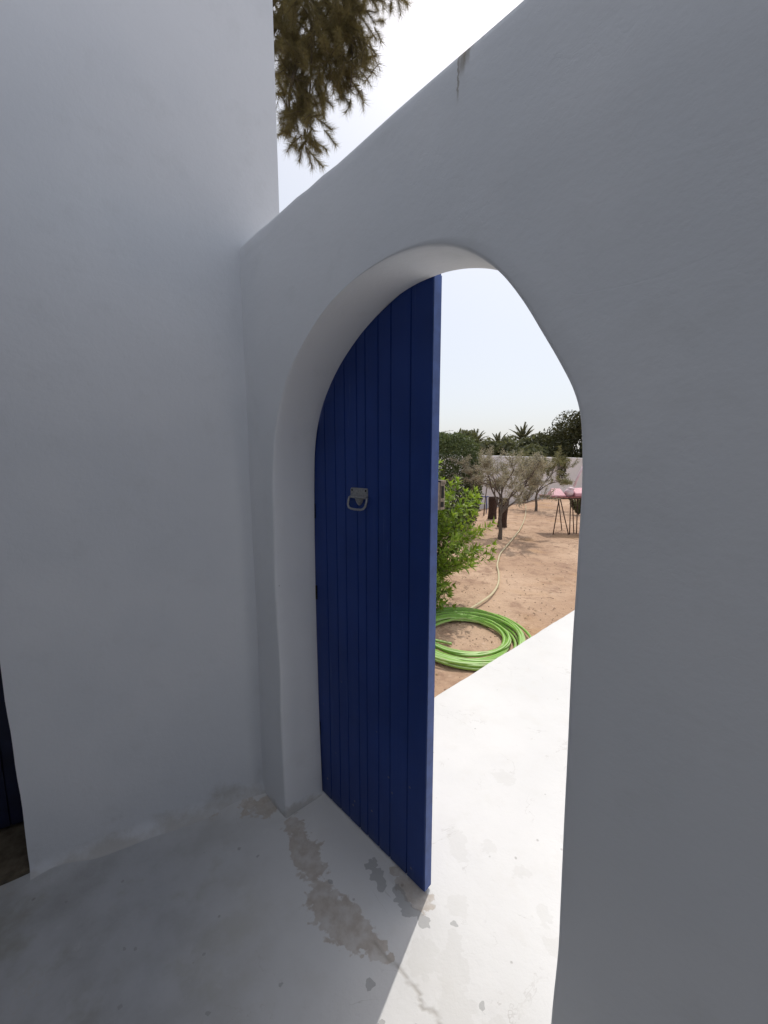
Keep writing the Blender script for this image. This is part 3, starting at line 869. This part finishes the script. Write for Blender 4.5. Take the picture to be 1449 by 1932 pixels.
# sprig reaching in from a tree hidden by the door
def sprig_tree():
    random.seed(77)
    b = at(770, 1000, 11.5); b.z = GZ
    t = empty('slender_tree', b); tag(t, 'slender tree behind the door, one thin twig showing beside its edge', 'tree')
    st = MB(); lf = MB()
    e = at(856, 812, 11.5); m = at(812, 822, 11.5); top = Vector((b.x, b.y, 2.0))
    st.tube([b, Vector((b.x+.05, b.y, 1.2)), top], [.06, .045, .035], 7)
    limbs = [[top, m, at(835, 815, 11.5), e]]
    for k in range(9): limbs.append(shoot_path(top-Vector((0, 0, u(0, .6))), Vector((u(-1, .1), u(-1, 1), u(.4, 1.2))), u(.6, 1.1), 0, 4))
    for L in limbs:
        st.tube(L, [.014, .008, .005, .003, .002][:len(L)], 5, False)
        for i in range(70):
            q = u(.2, len(L)-1.01); j = int(q); lf.leaf(L[j].lerp(L[j+1], q-j)+rnd_dir()*.02, rnd_dir(), rnd_dir(), u(.03, .06), .012)
    st.build('trunk', M['bark'], t); lf.build('crown', M['oliveleaf2'], t)
sprig_tree()

# leaf clumps standing in for tree shadows and branches on the far wall
def shadow_leaves():
    random.seed(81)
    a = at(1075, 866, 18.1); b = Vector((a.x, a.y, 1.75))
    t = empty('wall_shadow_leaves', b); tag(t, 'dark leaves in place of tree shadows and branches on the far wall', 'plant')
    st = MB(); lf = MB()
    for px, py in ((1076, 876), (1082, 872), (1092, 880), (1080, 902), (1088, 898), (1096, 905), (1100, 884), (1102, 870), (1110, 900)):
        e = at(px, py, 17.6)
        # stay on the near side of the wall
        rel = (e-wa).dot(wn); e -= wn*(rel+.12)
        s = Vector((e.x+u(-.1, .3), e.y+.1, 1.80))
        m = s.lerp(e, .5)-wn*.1
        st.tube([s, m, e], [.012, .009, .005], 5, False)
        for i in range(150):
            q = random.random()**.55; p = s.lerp(e, q)+rnd_dir()*u(0, .17)-wn*.06
            lf.leaf(p, rnd_dir(), rnd_dir(), u(.05, .09), u(.03, .05))
    st.build('stems', M['bark'], t); lf.build('foliage', M['darkleaf'], t)
shadow_leaves()
# low shrub under / behind the table
def low_shrub():
    random.seed(83)
    b = at(1092, 965, 11.8); b.z = GZ
    t = empty('low_shrub', b); tag(t, 'low dark green shrub behind the legs of the pink table', 'shrub')
    st = MB(); lf = MB()
    for k in range(40):
        pts = shoot_path(b, Vector((u(-.55, .55), u(-.55, .55), 1)), u(.4, .75), 0, 5); st.tube(pts, .006, 4)
        for i in range(60):
            q = u(.8, 4.9); j = int(q); lf.leaf(pts[j].lerp(pts[j+1], q-j), rnd_dir(), rnd_dir(), u(.04, .07), u(.02, .03))
    st.build('stems', M['bark'], t); lf.build('foliage', M['treeleaf'], t)
low_shrub()

# ------------------------------------------------------------------ pink table
def table():
    Y = 8.55
    b = at(1075, 1008, Y); b.z = GZ
    t = empty('folding_table', b); tag(t, 'folding table with thin rusty crossed legs and faded red top', 'table')
    tz = at(1075, 938, Y).z
    def P(px, py, dy=0): return at(px, py, Y+dy)
    def foot(px, dy): v = at(px, 1000, Y+dy); v.z = GZ; return v
    mb = MB()
    c0 = P(1037, 933); c1 = P(1150, 933)
    x0, x1 = c0.x, c1.x; 
    def T(x, y, z): return Vector((x, y, z))
    mb.box(T, x0, x1, Y-.05, Y+.62, tz-.012, tz+.012); mb.build('tabletop', M['redtop'], t)
    fr = MB()
    for y in (Y-.03, Y+.60): fr.tube([T(x0+.03, y, tz-.03), T(x1-.03, y, tz-.03)], .014, 7)
    fr.tube([T(x0+.03, Y-.03, tz-.03), T(x0+.03, Y+.60, tz-.03)], .014, 7); fr.build('frame', M['rust'], t)
    for (p, q, y) in ((1055, 1044, 0), (1057, 1073, .0), (1077, 1075, 0), (1080, 1083, .12), (1090, 1088, .1), (1053, 1060, .56), (1096, 1100, .0), (1110, 1118, 0), (1122, 1112, .55)):
        lg = MB(); a = at(p, 938, Y+y); a.z = tz-.03; lg.tube([a, foot(q, y)], .0115, 7); lg.build('leg', M['rust'], t, None, True)
    # things on top
    h = tz+.013
    cu = MB(); xa = x0+.03; xb = P(1067, 930).x
    vs = [T(xa-.02, Y-.04, h), T(xb, Y-.04, h), T(xb, Y+.30, h), T(xa+.02, Y+.30, h),
          T(xa+.0, Y-.03, h+.03), T(xb, Y-.03, h+.03), T(xb-.01, Y+.26, h+.17), T(xa+.11, Y+.26, h+.17)]
    cu.add(vs, [(3, 2, 1, 0), (4, 5, 6, 7), (0, 1, 5, 4), (1, 2, 6, 5), (2, 3, 7, 6), (3, 0, 4, 7)])
    o = cu.build('seat_cushion', M['pink'], None, T((xa+xb)/2, Y+.1, h))
    bv = o.modifiers.new('b', 'BEVEL'); bv.width = .012; bv.segments = 2
    tag(o, 'pink wedge shaped cushion on the left end of the folding table', 'cushion')
    bu = MB()
    cx = P(1077, 925).x
    def blob(mb, c, r, seed, n=16, m=10):
        v = []; f = []
        for j in range(m+1):
            ph = math.pi*j/m
            for k in range(n):
                a = 2*math.pi*k/n; d = Vector((math.sin(ph)*math.cos(a), math.sin(ph)*math.sin(a), math.cos(ph)))
                q = 1+.22*noise.noise(d*2.2+Vector((seed, 0, 0)))
                v.append(c+Vector((d.x*r[0], d.y*r[1], d.z*r[2]))*q)
        for j in range(m):
            for k in range(n): f.append((j*n+k, (j+1)*n+k, (j+1)*n+(k+1) % n, j*n+(k+1) % n))
        mb.add(v, f)
    blob(bu, T(cx, Y+.08, h+.085), (.095, .10, .095), 1); blob(bu, T(cx+.03, Y+.06, h+.165), (.075, .06, .045), 4)
    o = bu.build('cloth_bundle', M['pink_pale'], None, T(cx, Y+.08, h), True)
    tag(o, 'crumpled pale pink cloth bundle in the middle of the folding table', 'cloth')
    c2 = MB(); xc = P(1085, 925).x
    vs = [T(xc, Y-.02, h), T(xc+.5, Y-.02, h), T(xc+.5, Y+.3, h), T(xc, Y+.3, h), T(xc+.01, Y-.01, h+.07), T(xc+.5, Y-.01, h+.09), T(xc+.5, Y+.26, h+.2), T(xc+.04, Y+.26, h+.18)]
    c2.add(vs, [(3, 2, 1, 0), (4, 5, 6, 7), (0, 1, 5, 4), (1, 2, 6, 5), (2, 3, 7, 6), (3, 0, 4, 7)])
    o = c2.build('seat_cushion', M['pink'], None, T(xc+.2, Y+.1, h)); bv = o.modifiers.new('b', 'BEVEL'); bv.width = .02; bv.segments = 2
    tag(o, 'pink cushion on the right end of the folding table, cut off by the archway', 'cushion')
    pm = MB(); a = P(1083, 918, .1); b_ = P(1092, 897, .1); c_ = P(1104, 872, .1)
    pm.tube([a, b_, c_], [.022, .027, .024], 8)
    tag(pm.build('pole', M['pink_pale'], None, a, True), 'pale slanting pole resting on the pink cloth bundle', 'pole')
table()

# ------------------------------------------------------------------ tree hanging above the wall
def pine():
    random.seed(91)
    b = Vector((-1.72, 5.0, GZ)); t = empty('pine_tree', b)
    tag(t, 'large pine with drooping brown green needle sprays above the wall', 'tree')
    st = MB(); lf = MB()
    tr = [b, Vector((-1.70, 5.0, 2)), Vector((-1.68, 4.95, 4.2)), Vector((-1.60, 4.85, 6.2)), Vector((-1.5, 4.8, 8.2))]
    st.tube(tr, [.17, .15, .13, .10, .05], 10)
    Y = 4.5
    def spray(p, d, L, ln, dens=1.0):
        pts = shoot_path(p, d, L, -.25, 6, .14)
        st.tube(pts, [.005, .0045, .004, .0035, .003, .0025, .002], 4, False)
        n = int(L*1300*dens)
        for i in range(n):
            q = 5.99*(i+random.random())/n; j = int(q); pp = pts[j].lerp(pts[j+1], q-j); td = (pts[j+1]-pts[j]).normalized()
            o = rnd_dir(); o = (o-td*o.dot(td)).normalized()
            lf.blade(pp, td*u(.35, 1.2)+o*u(.6, 1.1)+Vector((0, 0, -.12)), ln*u(.8, 1.9), .0025)
        return pts
    def lobe(px, py, rx, ry, n, dens=1.0, droop=1.0, L=(.14, .26), dirx=0):
        c = at(px-8, py-30, Y); s = 6.0/725*.82
        for k in range(int(n*1.7)):
            a = u(0, 6.28); q = random.random()**.5; yy = u(-1, 1)
            p = c+Vector((math.cos(a)*q*rx*s, yy*rx*s*.8, math.sin(a)*q*ry*s))
            spray(p, Vector((u(-1, 1)+dirx, u(-1, 1), -u(-.2, 1.2)*droop)), u(*L), u(.045, .07), dens)
    # limbs
    for q in ([(-1.62, 4.9, 5.6), at(570, -60, Y+.2), at(590, 60, Y), at(585, 170, Y), at(580, 250, Y)],
              [(-1.60, 4.86, 6.0), at(600, -120, Y), at(650, 0, Y), at(665, 100, Y), at(662, 165, Y)],
              [(-1.6, 4.86, 6.3), at(640, -160, Y), at(700, -80, Y), at(740, -20, Y)],
              [at(650, 0, Y), at(670, 60, Y), at(690, 110, Y), at(710, 105, Y)],
              [at(590, 60, Y), at(560, 120, Y), at(545, 180, Y), at(548, 240, Y)]):
        st.tube(q, [.035, .024, .015, .009, .005][:len(q)], 6, False)
    lobe(578, 215, 34, 62, 34, 1.3, 1.2)
    lobe(575, 250, 26, 30, 14, 1.0, 1.4, (.1, .16))
    lobe(595, 120, 50, 55, 46, 1.3)
    lobe(600, 30, 75, 65, 75, 1.3)
    lobe(650, 105, 34, 50, 26, 1.1, 1.3)
    lobe(668, 150, 26, 32, 11, .9, 1.3, (.12, .2))
    lobe(690, 125, 18, 26, 9, .4, .6, (.10, .18), .7); lobe(690, 175, 16, 24, 7, .4, 1.0, (.10, .18), .3); lobe(555, 130, 20, 60, 16, .8, 1.0)
    lobe(660, 50, 34, 40, 16, .8)
    lobe(545, 160, 16, 80, 12, .35, 1.2)
    lobe(700, -22, 50, 22, 22, .8, .8)
    lobe(600, -60, 120, 60, 60, .9)
    lobe(560, -160, 160, 80, 50, .8)
    st.build('trunk', M['bark'], t, None, True); lf.build('crown', M['needle'], t)
pine()

# ------------------------------------------------------------------ litter on the sand
def litter():
    random.seed(101)
    mb = MB(); tw = MB(); dl = MB()
    def ok(x, y):
        dx, dy = x-A0.x, y-A0.y; s = dx*SX.x+dy*SX.y; d = dx*DX.x+dy*DX.y
        return d > .4 and s < (-.115+(.151)*(d-.3)/2.926)-.03
    for k in range(1300):
        y = 2.2+11*random.random()**1.5; x = u(.0, .55)*y*1.05
        if not ok(x, y): continue
        z = sandz(x, y); r = u(.003, .011)
        c = Vector((x, y, z+r*.3)); ax = rnd_dir()
        v = [c+Vector((r*u(.7, 1.3), 0, 0)), c+Vector((0, r*u(.7, 1.3), 0)), c-Vector((r*u(.7, 1.3), 0, 0)), c-Vector((0, r*u(.7, 1.3), 0)), c+Vector((0, 0, r*.8)), c-Vector((0, 0, r*.8))]
        mb.add(v, [(0, 1, 4), (1, 2, 4), (2, 3, 4), (3, 0, 4), (1, 0, 5), (2, 1, 5), (3, 2, 5), (0, 3, 5)])
    for k in range(110):
        y = 2.4+9*random.random(); x = u(.0, .55)*y*1.05
        if not ok(x, y): continue
        z = sandz(x, y)+.006; a = u(0, 6.28); L = u(.03, .12); c = Vector((x, y, z)); d = Vector((math.cos(a), math.sin(a), 0))
        tw.tube([c, c+d*L*.5+Vector((0, 0, .008)), c+d*L+Vector((u(-.02, .02), 0, 0))], [.003, .0025, .0015], 4)
    for k in range(450):
        y = 2.4+9*random.random(); x = u(.0, .55)*y*1.05
        if not ok(x, y): continue
        p = Vector((x, y, sandz(x, y)+.006)); d = rnd_dir(); d.z *= .15
        dl.leaf(p, d, Vector((0, 0, 1))+rnd_dir()*.3, u(.02, .05), u(.008, .016))
    tag(mb.build('pebbles', M['pebble']), 'small pebbles scattered over the sandy ground', 'pebbles', None, 'stuff')
    tag(tw.build('twigs', M['twig']), 'dry twigs scattered over the sandy ground', 'twigs', None, 'stuff')
    tag(dl.build('fallen_leaves', M['dryleaf']), 'dry fallen leaves scattered over the sandy ground', 'leaves', None, 'stuff')
litter()

# ------------------------------------------------------------------ light
SUN_AZ, SUN_EL = 29.0, 63.0
sd = Vector((math.sin(R(SUN_AZ))*math.cos(R(SUN_EL)), math.cos(R(SUN_AZ))*math.cos(R(SUN_EL)), math.sin(R(SUN_EL))))
l = bpy.data.lights.new('sun', 'SUN'); l.energy = 2.2; l.angle = R(.5); l.color = (1, .96, .90)
lo = bpy.data.objects.new('sun', l); C.objects.link(lo); lo.rotation_euler = (-sd).to_track_quat('-Z', 'Y').to_euler(); lo.location = (3, 6, 8)
w = bpy.data.worlds.new('World'); scene.world = w; w.use_nodes = True
nt = w.node_tree; sk = nt.nodes.new('ShaderNodeTexSky'); sk.sky_type = 'NISHITA'; sk.sun_disc = False
sk.sun_elevation = R(SUN_EL); sk.sun_rotation = R(SUN_AZ); sk.dust_density = 4.0; sk.air_density = 1.0; sk.ozone_density = 1.0; sk.altitude = 20
k = NB(nt)          # milky summer haze over the blue
nt.links.new(k.mix(.55, sk.outputs[0], col(6.5, 6.65, 6.9)), nt.nodes['Background'].inputs['Color']); nt.nodes['Background'].inputs['Strength'].default_value = .15

# ------------------------------------------------------------------ camera
cd = bpy.data.cameras.new('camera'); cam = bpy.data.objects.new('camera', cd); C.objects.link(cam)
cam.location = (0, 0, CAMZ); cam.rotation_euler = (R(90)-PITCH, 0, 0)
cd.sensor_fit = 'VERTICAL'; cd.sensor_height = 36; cd.lens = 36*725/1932.; cd.clip_start = .05; cd.clip_end = 2000
scene.camera = cam
scene.view_settings.view_transform = 'Standard'; scene.view_settings.look = 'None'; scene.view_settings.exposure = 0; scene.view_settings.gamma = 1
scene.render.resolution_x = 768; scene.render.resolution_y = 1024
scene.cycles.max_bounces = 10; scene.cycles.diffuse_bounces = 6
